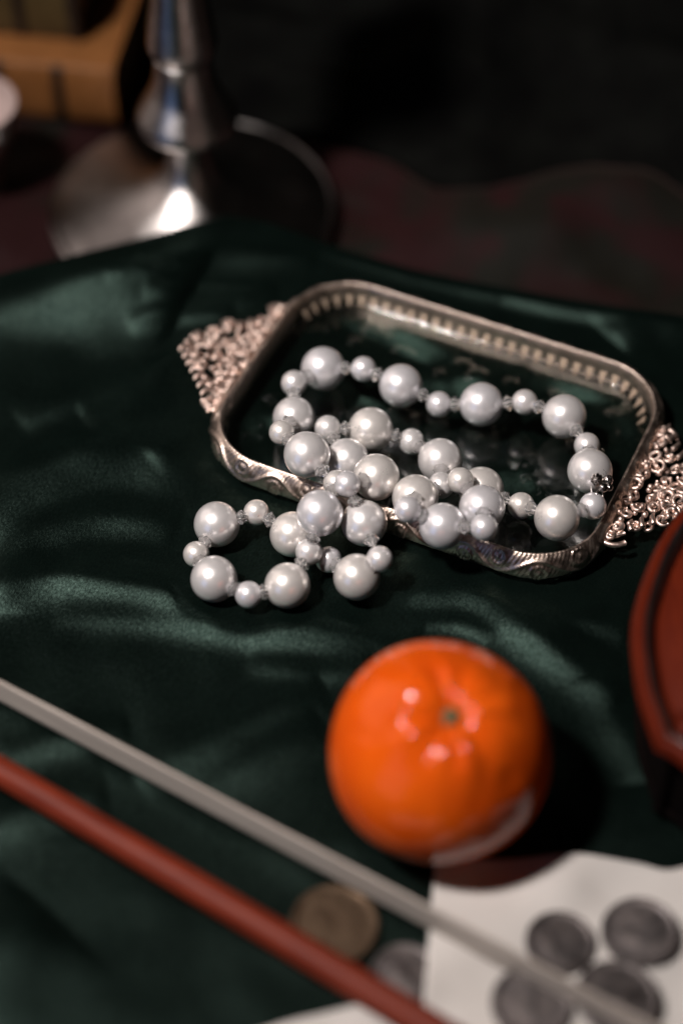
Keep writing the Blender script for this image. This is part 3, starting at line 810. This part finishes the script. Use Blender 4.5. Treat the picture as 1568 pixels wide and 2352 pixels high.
sheet('paper_sheet', (-42.0, -176.5), (16, -161.0), (40, -240), (-40, -240), 60, 60, lambda a: 0.8 * math.sin(a * PI), 0.1, 'white paper cut off by the bottom edge below the red bow stick')

def coin(x, y, rad, mat, tilt, label, z=None, seed=0):
    n, rows_ = 72, [(0, 1.15), (0.2, 1.2), (0.4, 1.15), (0.6, 1.05), (0.78, 0.95), (0.86, 0.95), (0.90, 1.35), (0.96, 1.4), (1.0, 1.15), (1.0, 0.25), (0.96, 0.0), (0.0, 0.0)]
    V = []; g = np.random.default_rng(seed)
    pr = [g.uniform(-0.35, 0.35, 2) for _ in range(7)]
    for r, zz in rows_:
        for k in range(n):
            a = 2 * PI * k / n; x_, y_ = r * math.cos(a), r * math.sin(a); h = 0
            if r < 0.8 and zz > 0.5:
                h = sum(0.22 * math.exp(-((x_ - p[0]) ** 2 + (y_ - p[1]) ** 2) / 0.03) for p in pr[:5]); h = min(h, 0.6)
            V.append((rad * x_, rad * y_, zz + h))
    F = [(j * n + k, (j + 1) * n + k, (j + 1) * n + (k + 1) % n, j * n + (k + 1) % n) for j in range(len(rows_) - 1) for k in range(n)]
    if z is None: z = 0.25
    o = link('coin', mesh('coin', V, F, mat), None, (x, y, z), (tilt[0], tilt[1], g.uniform(0, 6)))
    tag(o, label, 'coin', 'coins scattered at the front'); return o
pz = lambda x, y: float(paper_z(np.array([x]), np.array([y]))[0]) + 1.25
coin(56.5, -146.8, 9.2, M['coin_grey'], (0.03, -0.02), 'grey coin on white paper, nearest to the orange', pz(56.5, -146.2), 1)
coin(77.0, -144.6, 10.0, M['coin_grey'], (-0.05, 0.05), 'shiny grey coin on white paper, nearest to the violin', pz(77, -144.2), 2)
coin(48.0, -164.8, 10.4, M['coin_grey'], (0.02, 0.04), 'grey coin crossed by the pale bow hair on the white paper', pz(48.8, -164.3), 3)
coin(69.5, -163.6, 10.6, M['coin_grey'], (-0.03, 0.02), 'grey coin at the bottom of the picture below the shiny one', pz(70.5, -162.8) + 0.5, 4)
coin(-1.8, -140.5, 11.7, M['coin_brown'], (0.02, 0.03), 'large brown coin on green cloth between bow hair and red stick', 0.9, 5)
coin(16.3, -154.6, 8.8, M['coin_grey'], (0.0, 0.02), 'dull grey coin half hidden by the left edge of the white paper', 0.1, 6)

# ------------------------------------------------------------------ candlestick
ca = empty('candlestick', (-53.7, 167.3, -20)); tag(ca, 'tall silver candlestick with a wide round foot at the back left', 'candlestick')
base = smooth_prof([(50.5, 0), (52.0, 1.0), (52.2, 2.6), (50.8, 4.0), (49.0, 3.8), (47.5, 4.4), (44, 5.4), (36, 7.2), (27, 9.6), (19, 12.8), (13, 17), (9.6, 22), (8.0, 28), (7.7, 36)], 5)
link('foot', mesh('foot', *lathe(base, 120), M['silver']), ca)
knop = smooth_prof([(7.6, 35.2), (9, 36.8), (14, 39.4), (16.9, 41.4), (17.7, 43.6), (17.2, 46.4), (15, 51), (12.2, 56.5), (10.6, 62), (10.1, 66), (10.2, 70)], 5)
link('knop', mesh('knop', *lathe(knop, 90), M['silver']), ca)
shaft = smooth_prof([(9.2, 69.8), (10.4, 71), (11.2, 72.6), (12.0, 75.5), (11.9, 79), (11.1, 86), (9.9, 95), (9.1, 105), (8.9, 118), (9.4, 135), (10.5, 150), (11.5, 158)], 5)
link('shaft', mesh('shaft', *lathe(shaft, 90), M['silver']), ca)
sock = smooth_prof([(11.3, 157.5), (14, 160), (19, 163), (23, 164.5), (23.5, 166), (20, 166.5), (13, 167), (12.5, 172), (12.5, 190), (14, 194), (14, 196), (11, 196), (10.5, 180), (0.0, 178)], 3)
link('candle_socket', mesh('candle_socket', *lathe(sock, 80), M['silver']), ca)

# ------------------------------------------------------------------ books
def book(x, y, z, rz, length, depth, thick, mat, bands, label):
    """origin = the right front foot of the spine; the spine faces the viewer and runs to the left"""
    b = empty('book', (x, y, z), rz); tag(b, label, 'book', 'old leather bound books stacked at the back left')
    n = 18; V = []; prof_ = []
    for k in range(n + 1):                         # spine section: rounded front, squared joints
        a = -PI / 2 + PI * k / n
        prof_.append((2.6 - 2.6 * math.cos(a) ** 0.8 if math.cos(a) > 0 else 2.6, thick / 2 + thick / 2 * math.sin(a)))
    full = [(depth, 0.0)] + prof_ + [(depth, thick), (depth, thick - 1.8), (4.0, thick - 1.8), (4.0, 1.8), (depth, 1.8)]
    m = len(full)
    for xx in (-length, 0):
        for (yy, zz) in full: V.append((xx, yy, zz))
    F = [(k, m + k, m + (k + 1) % m, (k + 1) % m) for k in range(m)]
    # end faces as strips: covers and spine thickness
    tip = len(prof_)
    for s0 in (0, m):
        q = list(range(s0, s0 + m)); F.append(q if s0 else q[::-1])
    cv = link('cover', mesh('cover', V, F, mat, False), b)
    bv = cv.modifiers.new('bevel', 'BEVEL'); bv.width = 0.7 * S; bv.segments = 2; bv.limit_method = 'ANGLE'; bv.angle_limit = R(50)
    link('pages', mesh('pages', *box(-length + 2.5, -2.5, 4.2, depth - 3, 1.9, thick - 1.9), M['pages'], False), b)
    for xb in bands:
        V = []
        for xx in (xb - 1.9, xb + 1.9):
            for yy, zz in prof_: V.append((xx, yy - 0.7, zz * 0.985 + 0.1))
            for yy, zz in prof_[::-1]: V.append((xx, yy + 0.6, zz * 0.96 + 0.4))
        mm = 2 * len(prof_)
        F = [(k, mm + k, mm + (k + 1) % mm, (k + 1) % mm) for k in range(mm)] + [list(range(mm))[::-1], list(range(mm, 2 * mm))]
        link('band', mesh('band', V, F, M['band'], False), b)
    return b
book(-84.8, 217.5, -20.3, R(-8), 175, 120, 25.5, M['tan'], [-21.5, -44.5, -67.5, -90.5, -113.5, -136.5, -159], 'tan leather book with dark spine bands lying under the olive one')
book(-98.0, 235.0, 5.3, R(-8), 150, 105, 34, M['olive'], [-1.9, -22.5, -45, -68, -91, -114], 'dim olive brown book stacked on top of the tan book')

# ------------------------------------------------------------------ cup at the left edge
cp = empty('cup', (-134.0, 184.4, -20.4)); tag(cp, 'small pale glossy cup with pinkish inside cut off by the left edge', 'cup')
outer = smooth_prof([(0, 0), (8, 0), (9, 0.8), (8.4, 3), (10.5, 9), (14.5, 18), (17.3, 27), (18.4, 34), (18.6, 36.5), (18.0, 37.2)], 5)
link('cup_body', mesh('cup_body', *lathe(outer, 72), M['cup']), cp)
inn = smooth_prof([(0, 4), (6, 4.6), (10, 11), (13.5, 19), (16.3, 27.5), (17.3, 34), (17.9, 37.15)], 5)
v_, f_ = lathe(inn, 72); link('cup_inside', mesh('cup_inside', v_, [q[::-1] for q in f_], M['cup_in']), cp)
